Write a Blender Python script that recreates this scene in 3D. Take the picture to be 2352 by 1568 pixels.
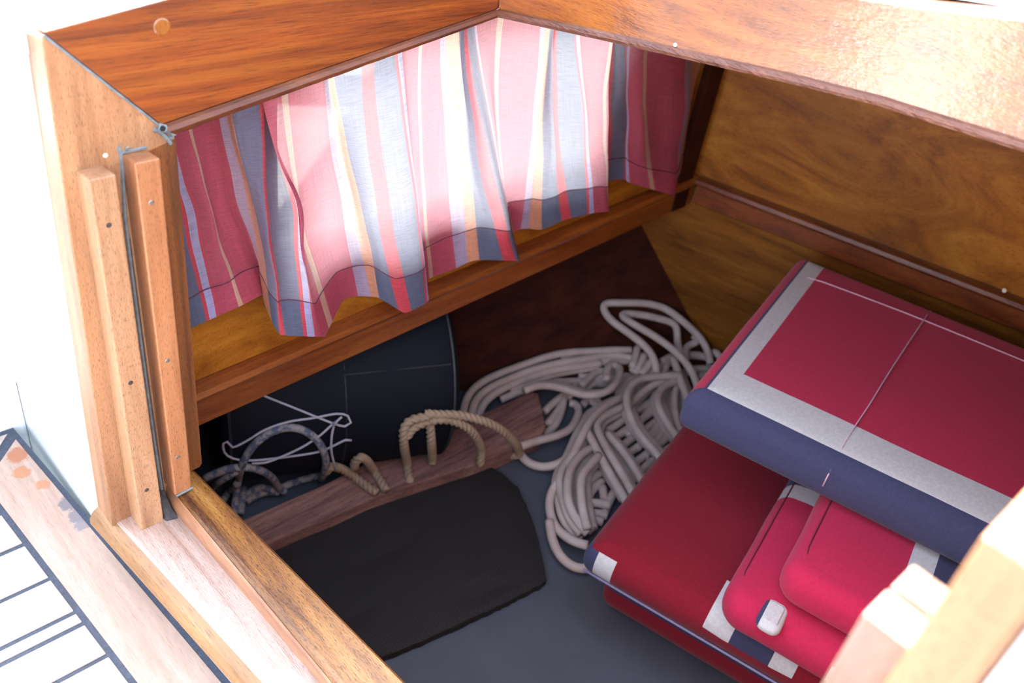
import bpy, bmesh, math, random
from mathutils import Vector, Matrix, noise as mnoise
random.seed(7)
for o in list(bpy.data.objects): bpy.data.objects.remove(o, do_unlink=True)
SC = bpy.context.scene
COL = SC.collection
CZ = 0.96                      # eye height above the cabin floor; all z literals below are metres relative to the eye

# ------------------------------------------------------------------ camera frame, rays
FP = 2100.0
def _n(v): return v.normalized()
VD = _n(Vector((-511, 2836, FP)))
_F = _n(Vector((2500, (-FP*FP+511*2500)/2836, FP)))
ZC = -VD
XC = _n(_F - VD*_F.dot(VD))
YC = ZC.cross(XC)
def ray(u, v):
    c = Vector((u-1176, v-784, FP)); return Vector((XC.dot(c), YC.dot(c), ZC.dot(c)))
def onz(u, v, z): d = ray(u, v); return d*(z/d.z)
def ony(u, v, y): d = ray(u, v); return d*(y/d.y)
def onpl(u, v, n, c): d = ray(u, v); return d*(c/n.dot(d))

cam_d = bpy.data.cameras.new('camera'); cam = bpy.data.objects.new('camera', cam_d); COL.objects.link(cam)
cam_d.sensor_width = 22.3; cam_d.lens = 22.3*FP/2352
cam_d.clip_start = 0.01; cam_d.clip_end = 50
right = Vector((XC.x, YC.x, ZC.x)); down = Vector((XC.y, YC.y, ZC.y)); fwd = Vector((XC.z, YC.z, ZC.z))
M = Matrix((right, -down, -fwd)).transposed().to_4x4()
M.translation = Vector((0, 0, CZ)); cam.matrix_world = M
cam_d.dof.use_dof = True; cam_d.dof.focus_distance = 0.86; cam_d.dof.aperture_fstop = 3.8
SC.camera = cam
# ------------------------------------------------------------------ sky, sun, exposure
W = bpy.data.worlds.new('sky'); SC.world = W; W.use_nodes = True
wn = W.node_tree; wn.nodes.clear()
sky = wn.nodes.new('ShaderNodeTexSky'); sky.sky_type = 'NISHITA'; sky.sun_disc = False
SUN = Vector((0.36, 0.58, 0.73)).normalized()
sky.sun_elevation = math.asin(SUN.z); sky.sun_rotation = math.atan2(SUN.x, SUN.y)
sky.air_density = 1.0; sky.dust_density = 3.5; sky.ozone_density = 1.0
hsv = wn.nodes.new('ShaderNodeHueSaturation'); hsv.inputs['Saturation'].default_value = 0.55
bg = wn.nodes.new('ShaderNodeBackground'); bg.inputs['Strength'].default_value = 0.62
wo = wn.nodes.new('ShaderNodeOutputWorld')
wn.links.new(sky.outputs[0], hsv.inputs['Color']); wn.links.new(hsv.outputs[0], bg.inputs[0]); wn.links.new(bg.outputs[0], wo.inputs[0])
sl = bpy.data.lights.new('sun', 'SUN'); sun = bpy.data.objects.new('sun', sl); COL.objects.link(sun)
sl.energy = 15.0; sl.angle = math.radians(0.6); sl.color = (1.0, 0.95, 0.86)
sun.rotation_euler = SUN.to_track_quat('Z', 'Y').to_euler(); sun.location = (1, 2, 3)
SC.view_settings.view_transform = 'Standard'; SC.view_settings.look = 'None'
SC.view_settings.gamma = 1; SC.view_settings.use_curve_mapping = False
SC.view_settings.exposure = 1.3

# ------------------------------------------------------------------ object helpers
def link(name, me, mat, parent=None, smooth=False, loc=None):
    o = bpy.data.objects.new(name, me); COL.objects.link(o)
    if mat is not None: me.materials.append(mat)
    if smooth:
        for p in me.polygons: p.use_smooth = True
    if parent is not None:
        o.parent = parent
        if loc is None and parent.get('_w'):     # verts are world: undo the parent's location
            r = parent
            off = Vector((0, 0, 0))
            off = Vector(parent['_w'])
            o.location = -off
            o['_w'] = (0.0, 0.0, 0.0)
        elif loc is None and parent.get('_w') is not None:
            o['_w'] = (0.0, 0.0, 0.0)
    return o
def props(o, label=None, cat=None, group=None, kind=None):
    if label: o['label'] = label
    if cat: o['category'] = cat
    if group: o['group'] = group
    if kind: o['kind'] = kind
    return o
def thing(name, label, cat, base, group=None, rotz=0, local=False):
    o = bpy.data.objects.new(name, None); COL.objects.link(o); o.empty_display_size = .02
    o.location = Vector(base)+Vector((0, 0, CZ)); o.rotation_euler = (0, 0, rotz)
    if not local: o['_w'] = tuple(o.location)
    return props(o, label, cat, group)
def struct(name, base=(0, 0, -CZ)):
    o = bpy.data.objects.new(name, None); COL.objects.link(o); o.empty_display_size = .02
    o.location = Vector(base)+Vector((0, 0, CZ)); o['_w'] = tuple(o.location)
    o['kind'] = 'structure'; return o
def tomesh(name, bm):
    bmesh.ops.recalc_face_normals(bm, faces=bm.faces)
    me = bpy.data.meshes.new(name); bm.to_mesh(me); bm.free(); return me
UP = Vector((0, 0, CZ))
def part(name, bm, mat, parent, smooth=False, bevel=0, seg=2):
    """bm in eye-relative coordinates"""
    if bevel:
        bmesh.ops.remove_doubles(bm, verts=bm.verts, dist=1e-6)
        bmesh.ops.recalc_face_normals(bm, faces=bm.faces)
        bmesh.ops.bevel(bm, geom=list(bm.edges), offset=bevel, segments=seg, profile=.5, affect='EDGES', clamp_overlap=True)
    bmesh.ops.translate(bm, verts=bm.verts, vec=UP)
    return link(name, tomesh(name, bm), mat, parent, smooth)
def solo(name, bm, mat, label=None, cat=None, group=None, kind=None, smooth=False, bevel=0, seg=2):
    """top-level single mesh: origin at its base"""
    o = part(name, bm, mat, None, smooth, bevel, seg)
    co = [v.co.copy() for v in o.data.vertices]
    b = Vector(((min(c.x for c in co)+max(c.x for c in co))/2, (min(c.y for c in co)+max(c.y for c in co))/2, min(c.z for c in co)))
    for v in o.data.vertices: v.co -= b
    o.location = b
    return props(o, label, cat, group, kind)
def hexa(pts, bm=None):
    """8 points: bottom ring of 4 then top ring of 4"""
    bm = bm or bmesh.new()
    v = [bm.verts.new(Vector(p)) for p in pts]
    for f in ((3, 2, 1, 0), (4, 5, 6, 7), (0, 1, 5, 4), (1, 2, 6, 5), (2, 3, 7, 6), (3, 0, 4, 7)):
        bm.faces.new([v[i] for i in f])
    return bm
def box(x0, x1, y0, y1, z0, z1, bm=None):
    return hexa([(x0, y0, z0), (x1, y0, z0), (x1, y1, z0), (x0, y1, z0), (x0, y0, z1), (x1, y0, z1), (x1, y1, z1), (x0, y1, z1)], bm)
def prism(poly, off, bm=None):
    bm = bm or bmesh.new(); off = Vector(off)
    a = [bm.verts.new(Vector(p)) for p in poly]; b = [bm.verts.new(Vector(p)+off) for p in poly]
    n = len(poly)
    bm.faces.new(a); bm.faces.new(b[::-1])
    for i in range(n): bm.faces.new([a[(i+1) % n], a[i], b[i], b[(i+1) % n]])
    return bm
def disc(c, nrm, r, h, seg=16, bm=None):
    bm = bm or bmesh.new()
    nrm = Vector(nrm).normalized(); q = nrm.to_track_quat('Z', 'Y').to_matrix(); c = Vector(c)
    ring = lambda rr, hh: [bm.verts.new(c+q@Vector((rr*math.cos(2*math.pi*i/seg), rr*math.sin(2*math.pi*i/seg), hh))) for i in range(seg)]
    a, b, d = ring(r, -h), ring(r, h*.6), ring(r*.8, h)
    for p, s in ((a, b), (b, d)):
        for i in range(seg): bm.faces.new([p[i], p[(i+1) % seg], s[(i+1) % seg], s[i]])
    bm.faces.new(d); bm.faces.new(a[::-1])
    return bm
def smooth_path(pts, step):
    P = [Vector(p) for p in pts]
    if len(P) < 2: return P
    P = [P[0]*2-P[1]] + P + [P[-1]*2-P[-2]]
    out = []
    for i in range(1, len(P)-2):
        p0, p1, p2, p3 = P[i-1:i+3]
        n = max(1, int((p2-p1).length/step))
        for k in range(n):
            t = k/n
            out.append(.5*((2*p1)+(-p0+p2)*t+(2*p0-5*p1+4*p2-p3)*t*t+(-p0+3*p1-3*p2+p3)*t**3))
    out.append(P[-2]); return out
def tube(bm, pts, r, n=10, step=.006, lay=0, pitch=.02, caps=True, uvl=None, soft=0):
    path = smooth_path(pts, step)
    if soft:
        for _ in range(soft):
            path = [path[0]]+[path[i-1]*.25+path[i]*.5+path[i+1]*.25 for i in range(1, len(path)-1)]+[path[-1]]
    L = 0; prev = None; ref = None; rings = []
    N = len(path); s = 0
    for i, p in enumerate(path):
        t = (path[min(i+1, N-1)]-path[max(i-1, 0)]).normalized()
        if ref is None:
            ref = Vector((0, 0, 1)) if abs(t.z) < .9 else Vector((1, 0, 0))
        ref = (ref-t*ref.dot(t)).normalized(); b = t.cross(ref)
        if i: s += (p-path[i-1]).length
        ring = []
        for k in range(n):
            a = 2*math.pi*k/n
            rr = r
            if lay: rr = r*(1+.17*math.cos(3*(a-2*math.pi*s/pitch/3*1.0)) if lay == 3 else 1)
            ring.append((bm.verts.new(p+(ref*math.cos(a)+b*math.sin(a))*rr), s, k/n))
        rings.append(ring)
    for i in range(N-1):
        for k in range(n):
            q = [rings[i][k], rings[i][(k+1) % n], rings[i+1][(k+1) % n], rings[i+1][k]]
            f = bm.faces.new([x[0] for x in q])
            if uvl:
                vs = [k/n, (k+1)/n, (k+1)/n, k/n]
                for lp, x, vv in zip(f.loops, q, vs): lp[uvl].uv = (x[1], vv)
    if caps:
        bm.faces.new([x[0] for x in rings[0]][::-1]); bm.faces.new([x[0] for x in rings[-1]])
    return bm

# ------------------------------------------------------------------ materials
def newmat(name):
    m = bpy.data.materials.new(name); m.use_nodes = True; nt = m.node_tree
    return m, nt, nt.nodes['Principled BSDF']
def N(nt, t, **kw):
    n = nt.nodes.new(t)
    for k, v in kw.items(): setattr(n, k, v)
    return n
def ramp(nt, stops, interp='LINEAR'):
    r = N(nt, 'ShaderNodeValToRGB'); e = r.color_ramp; e.interpolation = interp
    while len(e.elements) < len(stops): e.elements.new(.5)
    for el, (p, c) in zip(e.elements, stops):
        el.position = p; el.color = (*c, 1)
    return r
def mapped(nt, scale, rot=(0, 0, 0), uv=False):
    tc = N(nt, 'ShaderNodeTexCoord'); mp = N(nt, 'ShaderNodeMapping')
    mp.inputs['Scale'].default_value = scale; mp.inputs['Rotation'].default_value = rot
    nt.links.new(tc.outputs['UV' if uv else 'Object'], mp.inputs[0]); return mp
def noise(nt, vec, scale, detail=6, dist=0, rough=.6):
    n = N(nt, 'ShaderNodeTexNoise'); n.inputs['Scale'].default_value = scale; n.inputs['Detail'].default_value = detail
    n.inputs['Distortion'].default_value = dist; n.inputs['Roughness'].default_value = rough
    nt.links.new(vec.outputs[0], n.inputs['Vector']); return n
def mixc(nt, fac, a, b, mode='MIX'):
    m = N(nt, 'ShaderNodeMix', data_type='RGBA', blend_type=mode)
    for s, v in ((m.inputs[0], fac), (m.inputs[6], a), (m.inputs[7], b)):
        if hasattr(v, 'outputs'): nt.links.new(v.outputs[0], s)
        elif isinstance(v, bpy.types.NodeSocket): nt.links.new(v, s)
        elif isinstance(v, (int, float)): s.default_value = v
        else: s.default_value = (*v, 1)
    return m.outputs[2]
def wood(name, dark, mid, light, grain=(3, 40, 40), pores=.5, coat=.9, rough=.35, coat_r=.12, dist=.4, rot=(0, 0, 0), bump=.15, wear=None, blot=.35, porescale=None, pl_=70, pw_=800, spec=.5, spots=None, cior=1.5):
    m, nt, b = newmat(name); L = nt.links.new
    mp = mapped(nt, grain, rot)
    n1 = noise(nt, mp, 1.0, 8, dist, .65)
    r1 = ramp(nt, [(.3, dark), (.5, mid), (.72, light)]); L(n1.outputs[0], r1.inputs[0])
    mp2 = mapped(nt, tuple(g*.28 for g in grain), rot)
    n2 = noise(nt, mp2, 1.0, 4, .6)
    r2 = ramp(nt, [(.35, (1-blot, 1-blot, 1-blot)), (.6, (1, 1, 1))]); L(n2.outputs[0], r2.inputs[0])
    c = mixc(nt, 1.0, r1.outputs[0], r2.outputs[0], 'MULTIPLY')
    gmin = min(grain); mp3 = mapped(nt, tuple((pl_ if g == gmin else pw_) for g in grain), rot)
    n3 = noise(nt, mp3, 1.0, 3, 0, .6)
    r3 = ramp(nt, [(.34, (1-pores,)*3), (.46, (1, 1, 1))]); L(n3.outputs[0], r3.inputs[0])
    c = mixc(nt, 1.0, c, r3.outputs[0], 'MULTIPLY')
    if wear:
        wcol, wscale, wthr = wear
        mw = mapped(nt, wscale); nw = noise(nt, mw, 1.0, 7, .5, .7)
        rw = ramp(nt, [(wthr, (0, 0, 0)), (wthr+.05, (1, 1, 1))]); L(nw.outputs[0], rw.inputs[0])
        c = mixc(nt, rw.outputs[0], c, wcol)
    if spots:
        tc = N(nt, 'ShaderNodeTexCoord'); nsp = noise(nt, mapped(nt, (1, 1, 1)), 160, 4)
        for pos, rad, scol in spots:
            vd = N(nt, 'ShaderNodeVectorMath', operation='DISTANCE'); L(tc.outputs['Object'], vd.inputs[0]); vd.inputs[1].default_value = pos
            ma = N(nt, 'ShaderNodeMath', operation='MULTIPLY_ADD'); L(nsp.outputs[0], ma.inputs[0]); ma.inputs[1].default_value = -rad*1.3; L(vd.outputs['Value'], ma.inputs[2])
            mr = N(nt, 'ShaderNodeMapRange'); L(ma.outputs[0], mr.inputs[0]); mr.inputs[1].default_value = rad*.15; mr.inputs[2].default_value = rad*.45; mr.inputs[3].default_value = .85; mr.inputs[4].default_value = 0
            c = mixc(nt, mr.outputs[0], c, scol)
    L(c, b.inputs['Base Color'])
    b.inputs['Specular IOR Level'].default_value = spec; b.inputs['Coat IOR'].default_value = cior
    b.inputs['Roughness'].default_value = rough
    b.inputs['Coat Weight'].default_value = coat; b.inputs['Coat Roughness'].default_value = coat_r
    bp = N(nt, 'ShaderNodeBump'); bp.inputs['Strength'].default_value = bump; bp.inputs['Distance'].default_value = .002
    ad = N(nt, 'ShaderNodeMath', operation='ADD'); L(n3.outputs[0], ad.inputs[0])
    mb = mapped(nt, (60, 60, 60)); nb = noise(nt, mb, 1, 3); L(nb.outputs[0], ad.inputs[1])
    L(ad.outputs[0], bp.inputs['Height']); L(bp.outputs[0], b.inputs['Normal'])
    L(bp.outputs[0], b.inputs['Coat Normal'])
    return m
def plain(name, col, rough=.6, metal=0, nz=None, bump=0, bscale=200, spec=.5, coat=0):
    m, nt, b = newmat(name); L = nt.links.new
    b.inputs['Roughness'].default_value = rough; b.inputs['Metallic'].default_value = metal
    b.inputs['Specular IOR Level'].default_value = spec; b.inputs['Coat Weight'].default_value = coat
    mp = mapped(nt, (1, 1, 1))
    nn = noise(nt, mp, bscale if nz is None else nz[0], 4)
    amp = .12 if nz is None else nz[1]
    r = ramp(nt, [(.3, tuple(c*(1-amp) for c in col)), (.7, tuple(min(1, c*(1+amp)) for c in col))])
    L(nn.outputs[0], r.inputs[0]); L(r.outputs[0], b.inputs['Base Color'])
    if bump:
        n2 = noise(nt, mp, bscale, 3)
        bp = N(nt, 'ShaderNodeBump'); bp.inputs['Strength'].default_value = bump; bp.inputs['Distance'].default_value = .001
        L(n2.outputs[0], bp.inputs['Height']); L(bp.outputs[0], b.inputs['Normal'])
    return m

RED_D, RED_M, RED_L = (.11, .022, .006), (.30, .070, .012), (.46, .135, .025)
W_CARLIN = wood('varnished_mahogany', (.08, .013, .003), (.25, .052, .005), (.40, .108, .010), (3, 95, 95), pores=.35, pl_=45, pw_=900, rot=(0, math.radians(9), 0), coat_r=.15, coat=.5, rough=.5, blot=.5)
W_BEAM = wood('varnished_mahogany_golden', (.17, .034, .004), (.33, .086, .007), (.45, .14, .014), (80, 4, 90), pores=.35, pl_=45, pw_=900, coat_r=.10, cior=1.9, rot=(0, 0, math.radians(-10)), blot=.2, rough=.35)
W_JAMB = wood('weathered_varnish_golden', (.27, .11, .04), (.42, .20, .09), (.52, .27, .13), (55, 55, 4), pores=.6, pl_=190, pw_=1500, coat=.5, coat_r=.3, rough=.5, blot=.25)
W_BATTEN = wood('weathered_batten_wood', (.30, .14, .06), (.46, .24, .12), (.55, .32, .18), (60, 60, 5), pl_=190, pw_=1500, pores=.6, coat=.4, coat_r=.3, rough=.5, blot=.2)
W_BATTEN_D = wood('batten_wood_reddish', (.27, .095, .035), (.42, .17, .07), (.50, .23, .10), (60, 60, 5), pl_=190, pw_=1500, pores=.5, coat=.5, coat_r=.25, rough=.45, blot=.3)
W_NEAR = wood('near_batten_wood', (.22, .09, .05), (.34, .20, .15), (.40, .28, .24), (30, 30, 12), pores=.2, coat=.2, rough=.6, blot=.5)
W_SILL = wood('worn_sill_wood', (.36, .21, .15), (.60, .42, .34), (.74, .58, .52), (70, 5, 70), pl_=120, pw_=1500, pores=.45, coat=1, cior=2.1, coat_r=.33, rough=.4, blot=.35, bump=.35, rot=(0, 0, math.radians(-3)))
W_LIP = wood('worn_sill_lip_wood', (.10, .028, .008), (.36, .15, .03), (.58, .31, .08), (75, 7, 75), pl_=190, pw_=1200, pores=.7, coat=.6, coat_r=.25, rough=.4, blot=.5, bump=.4, wear=((.72, .62, .58), (150, 30, 150), .68), rot=(0, 0, math.radians(-3)))
W_PANEL = wood('swirled_mahogany_panel', (.20, .052, .005), (.42, .145, .012), (.60, .25, .028), (5, 3.5, 11), pores=.3, dist=2.2, coat=.15, coat_r=.3, rough=.5, spec=.2, blot=.5, pl_=90, pw_=600)
W_LOWER = wood('straight_grain_plywood', (.10, .030, .004), (.22, .074, .009), (.31, .12, .016), (25, 5, 60), pores=.3, coat=.06, spec=.2, coat_r=.3, rough=.45, rot=(math.radians(-8), 0, 0))
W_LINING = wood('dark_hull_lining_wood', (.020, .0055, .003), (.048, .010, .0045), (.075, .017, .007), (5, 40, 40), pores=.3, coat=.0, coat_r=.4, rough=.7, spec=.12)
W_RAIL = wood('rail_mahogany', (.13, .022, .005), (.26, .060, .010), (.38, .11, .018), (5, 60, 60), pores=.4, coat=.9, coat_r=.12, rough=.35)
W_RAIL2 = wood('rail_mahogany_across', (.10, .018, .006), (.20, .045, .009), (.30, .08, .014), (60, 5, 60), pores=.4, coat=.9, coat_r=.12, rough=.35)
W_OLD = wood('weathered_grey_plank', (.15, .065, .05), (.32, .155, .125), (.44, .25, .20), (8, 90, 60), pores=.5, coat=0, rough=.8, rot=(0, 0, math.radians(-20)), blot=.45, bump=.5)
W_TEAK = wood('bare_teak_lengthwise', (.44, .35, .29), (.54, .45, .39), (.62, .53, .47), (6, 70, 70), pores=.15, coat=0, rough=.75, blot=.12)
W_TEAKX = wood('bare_teak_across', (.40, .27, .205), (.47, .34, .27), (.53, .40, .33), (70, 6, 70), pores=.15, coat=0, rough=.75, blot=.12, spots=[(tuple(onz(42, 1045, -.75)+Vector((0, 0, CZ))), .012, (.40, .14, .06)), (tuple(onz(50, 1085, -.75)+Vector((0, 0, CZ))), .009, (.44, .19, .09)), (tuple(onz(100, 1112, -.75)+Vector((0, 0, CZ))), .007, (.46, .20, .10)), (tuple(onz(160, 1155, -.75)+Vector((0, 0, CZ))), .011, (.16, .15, .17)), (tuple(onz(178, 1185, -.75)+Vector((0, 0, CZ))), .009, (.18, .17, .19)), (tuple(onz(190, 1205, -.75)+Vector((0, 0, CZ))), .008, (.22, .20, .22))], rot=(0, 0, math.radians(-4)))
CAULK = plain('dark_grey_caulk', (.045, .058, .088), .55, nz=(300, .3), bump=.5, bscale=250)
SEALANT = plain('grey_sealant', (.17, .20, .21), .45, nz=(150, .3), bump=.4, bscale=180)
GEL = plain('white_gelcoat', (.86, .86, .85), .25, nz=(20, .02), coat=.5)
CREAM = plain('cream_deckhead_paint', (.62, .58, .50), .5)
FLOORM = plain('grey_blue_floor_paint', (.066, .075, .098), .7, nz=(14, .10), bump=.25, bscale=120)
BRASS = plain('dull_screw_metal', (.30, .29, .26), .4, .7, nz=(600, .4))
BRASS_D = plain('dark_screw_hole', (.06, .05, .045), .5, .3, nz=(600, .4))
PLUGW = plain('pale_plug', (.70, .66, .55), .4)
BUNG = wood('bung_wood', (.20, .06, .012), (.34, .11, .02), (.44, .17, .035), (40, 8, 8), pores=.3, coat=.9)
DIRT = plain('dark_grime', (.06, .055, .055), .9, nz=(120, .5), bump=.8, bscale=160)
BLACKBAG = plain('black_nylon', (.0050, .0062, .0105), .7, spec=.15, nz=(500, .15), bump=.2, bscale=400)
BAGSEAM = plain('black_webbing', (.014, .015, .018), .6)
GLASS_T = None
def rope_mat(name, cols, braid=(700, 12), amt=.35, speck=None):
    m, nt, b = newmat(name); L = nt.links.new
    mp = mapped(nt, (braid[0], braid[1], 1), (0, 0, .5), uv=True)
    ch = N(nt, 'ShaderNodeTexChecker'); ch.inputs['Scale'].default_value = 1; L(mp.outputs[0], ch.inputs[0])
    nn = noise(nt, mapped(nt, (1, 1, 1)), 35, 5)
    r = ramp(nt, [(.3, cols[0]), (.7, cols[1])]); L(nn.outputs[0], r.inputs[0]); c = r.outputs[0]
    if speck:
        ns = noise(nt, mapped(nt, (75, 2.2, 1), (0, 0, .5), uv=True), 1, 2)
        rs = ramp(nt, [(.47, (0, 0, 0)), (.55, (1, 1, 1))]); L(ns.outputs[0], rs.inputs[0])
        c = mixc(nt, rs.outputs[0], c, speck)
    L(c, b.inputs['Base Color']); b.inputs['Roughness'].default_value = .85
    bp = N(nt, 'ShaderNodeBump'); bp.inputs['Strength'].default_value = amt; bp.inputs['Distance'].default_value = .0006
    L(ch.outputs[1], bp.inputs['Height']); L(bp.outputs[0], b.inputs['Normal'])
    return m
ROPEW = rope_mat('white_braided_rope', ((.44, .35, .31), (.58, .485, .44)))
ROPEB = rope_mat('beige_laid_rope', ((.24, .165, .105), (.36, .26, .17)), amt=.1)
ROPEG = rope_mat('grey_blue_flecked_rope', ((.20, .18, .18), (.30, .28, .27)), speck=(.085, .10, .15))
CORD = rope_mat('pale_cord', ((.34, .32, .36), (.44, .42, .46)), amt=.05)
WHIP = plain('whipped_rope_end', (.62, .56, .48), .7)

# mesh mat: woven grid relief
def weave_mat(name, col, scale, rough=.8, strength=.6, two=.4):
    m, nt, b = newmat(name); L = nt.links.new
    mp = mapped(nt, (scale, scale, scale), (0, 0, math.radians(20)))
    ch = N(nt, 'ShaderNodeTexChecker'); ch.inputs['Scale'].default_value = 1; L(mp.outputs[0], ch.inputs[0])
    ch.inputs[1].default_value = (*col, 1); ch.inputs[2].default_value = (*[c*two for c in col], 1)
    nn = noise(nt, mapped(nt, (1, 1, 1)), 9, 3)
    r = ramp(nt, [(.3, (.75,)*3), (.7, (1.2,)*3)]); L(nn.outputs[0], r.inputs[0])
    L(mixc(nt, 1, ch.outputs[0], r.outputs[0], 'MULTIPLY'), b.inputs['Base Color']); b.inputs['Roughness'].default_value = rough
    bp = N(nt, 'ShaderNodeBump'); bp.inputs['Strength'].default_value = strength; bp.inputs['Distance'].default_value = .001
    L(ch.outputs[1], bp.inputs['Height']); L(bp.outputs[0], b.inputs['Normal'])
    return m
MATM = weave_mat('black_mesh', (.014, .012, .0115), 330, two=.55)

# cushion cloth: one dyed cloth with printed bands in the cushion's own coordinates
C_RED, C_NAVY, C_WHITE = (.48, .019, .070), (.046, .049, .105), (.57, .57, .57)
def cloth(name, rules, base=C_RED):
    m, nt, b = newmat(name); L = nt.links.new
    tc = N(nt, 'ShaderNodeTexCoord'); sp = N(nt, 'ShaderNodeSeparateXYZ'); L(tc.outputs['Object'], sp.inputs[0])
    col = base
    cur = None
    for r in rules:
        conds, c = r[:-1], r[-1]
        prod = None
        for (ax, lo, hi) in conds:
            s = sp.outputs['xyz'.index(ax)]
            for op, val in (('GREATER_THAN', lo), ('LESS_THAN', hi)):
                if val is None: continue
                g = N(nt, 'ShaderNodeMath', operation=op); L(s, g.inputs[0]); g.inputs[1].default_value = val
                if prod is None: prod = g.outputs[0]
                else:
                    mu = N(nt, 'ShaderNodeMath', operation='MULTIPLY'); L(prod, mu.inputs[0]); L(g.outputs[0], mu.inputs[1]); prod = mu.outputs[0]
        cur = mixc(nt, prod, cur if cur is not None else base, c)
    nn = noise(nt, mapped(nt, (1, 1, 1)), 260, 5, 0, .7)
    r = ramp(nt, [(.3, (.84,)*3), (.65, (1.04,)*3)]); L(nn.outputs[0], r.inputs[0])
    out = mixc(nt, 1, cur if cur is not None else base, r.outputs[0], 'MULTIPLY')
    L(out, b.inputs['Base Color']); b.inputs['Roughness'].default_value = .85
    b.inputs['Sheen Weight'].default_value = .12; b.inputs['Sheen Roughness'].default_value = .5
    b.inputs['Specular IOR Level'].default_value = .15
    bp = N(nt, 'ShaderNodeBump'); bp.inputs['Strength'].default_value = .25; bp.inputs['Distance'].default_value = .0008
    L(nn.outputs[0], bp.inputs['Height']); L(bp.outputs[0], b.inputs['Normal'])
    return m

# curtain cloth: woven stripes along the cloth, thin enough to let sun through
PINK, TAN, LILAC, ORG, SLATE, CRED, LBLUE = (.62, .13, .20), (.72, .47, .36), (.54, .44, .60), (.78, .40, .26), (.19, .22, .33), (.76, .11, .15), (.52, .52, .78)
def curtain_mat(name, thin=.5, hole=.05):
    m, nt, b = newmat(name); L = nt.links.new; nt.nodes.remove(b)
    uv = N(nt, 'ShaderNodeTexCoord'); sp = N(nt, 'ShaderNodeSeparateXYZ'); L(uv.outputs['UV'], sp.inputs[0])
    nz = noise(nt, mapped(nt, (2, 300, 1), uv=True), 1, 2)
    fr = N(nt, 'ShaderNodeMath', operation='FRACT'); L(sp.outputs[0], fr.inputs[0])
    st = [(0, PINK), (45, TAN), (55, PINK), (105, LILAC), (130, ORG), (160, SLATE), (205, CRED), (235, SLATE), (275, CRED), (282, LBLUE), (296, CRED)]
    r = ramp(nt, [(p/300, c) for p, c in st], 'CONSTANT'); L(fr.outputs[0], r.inputs[0])
    n1 = noise(nt, mapped(nt, (500, 6, 1), uv=True), 1, 4); n2 = noise(nt, mapped(nt, (12, 260, 1), uv=True), 1, 4)
    ad = N(nt, 'ShaderNodeMath', operation='ADD'); L(n1.outputs[0], ad.inputs[0]); L(n2.outputs[0], ad.inputs[1])
    rr = ramp(nt, [(.40, (.62,)*3), (.55, (1.1,)*3)]); hm = N(nt, 'ShaderNodeMath', operation='MULTIPLY'); L(ad.outputs[0], hm.inputs[0]); hm.inputs[1].default_value = .5
    L(hm.outputs[0], rr.inputs[0])
    c = mixc(nt, 1, r.outputs[0], rr.outputs[0], 'MULTIPLY')
    tcol = mixc(nt, .35, c, (1, .95, .95))
    d = N(nt, 'ShaderNodeBsdfDiffuse'); L(c, d.inputs[0])
    t = N(nt, 'ShaderNodeBsdfTranslucent'); L(tcol, t.inputs[0])
    mx = N(nt, 'ShaderNodeMixShader'); mx.inputs[0].default_value = thin; L(d.outputs[0], mx.inputs[1]); L(t.outputs[0], mx.inputs[2])
    tr = N(nt, 'ShaderNodeBsdfTransparent'); m2 = N(nt, 'ShaderNodeMixShader'); m2.inputs[0].default_value = hole
    L(mx.outputs[0], m2.inputs[1]); L(tr.outputs[0], m2.inputs[2])
    bp = N(nt, 'ShaderNodeBump'); bp.inputs['Strength'].default_value = .3; bp.inputs['Distance'].default_value = .0005
    L(hm.outputs[0], bp.inputs['Height']); L(bp.outputs[0], d.inputs['Normal'])
    L(m2.outputs[0], nt.nodes['Material Output'].inputs[0])
    return m
CURT = curtain_mat('striped_curtain_cloth', .52, .03)
CURT_H = curtain_mat('striped_curtain_hem', .38, .0)
def glass_mat():
    m, nt, b = newmat('window_glass'); nt.nodes.remove(b); L = nt.links.new
    g = N(nt, 'ShaderNodeBsdfGlossy'); g.inputs['Roughness'].default_value = .02
    t = N(nt, 'ShaderNodeBsdfTransparent'); t.inputs[0].default_value = (.93, .96, .95, 1)
    f = N(nt, 'ShaderNodeFresnel'); mx = N(nt, 'ShaderNodeMixShader')
    L(f.outputs[0], mx.inputs[0]); L(t.outputs[0], mx.inputs[1]); L(g.outputs[0], mx.inputs[2]); L(mx.outputs[0], nt.nodes['Material Output'].inputs[0])
    return m
GLASS = glass_mat()
ALU = plain('window_frame_metal', (.5, .5, .5), .35, .8)

# ================================================================== STRUCTURE
# bulkhead line (forward), turned 15 degrees
BN = Vector((math.cos(math.radians(15.2)), math.sin(math.radians(15.2)), 0)); BC = BN.dot(Vector((1.184, .72, 0)))
def bx_(y, off=0): return (BC+off-BN.y*y)/BN.x
# hull lining floor line: from (1.22,.563) to (.2,1.03)
def lin_y(x, z): return (.563+(1.22-x)*.60)+(z+.96)*.78

bm = bmesh.new(); hexa([(.215, -.85, -1.0), (1.6, -.85, -1.0), (1.6, 1.15, -1.0), (.215, 1.15, -1.0), (.215, -.85, -.96), (1.6, -.85, -.96), (1.6, 1.15, -.96), (.215, 1.15, -.96)], bm)
solo('floor', bm, FLOORM, kind='structure')
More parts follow.
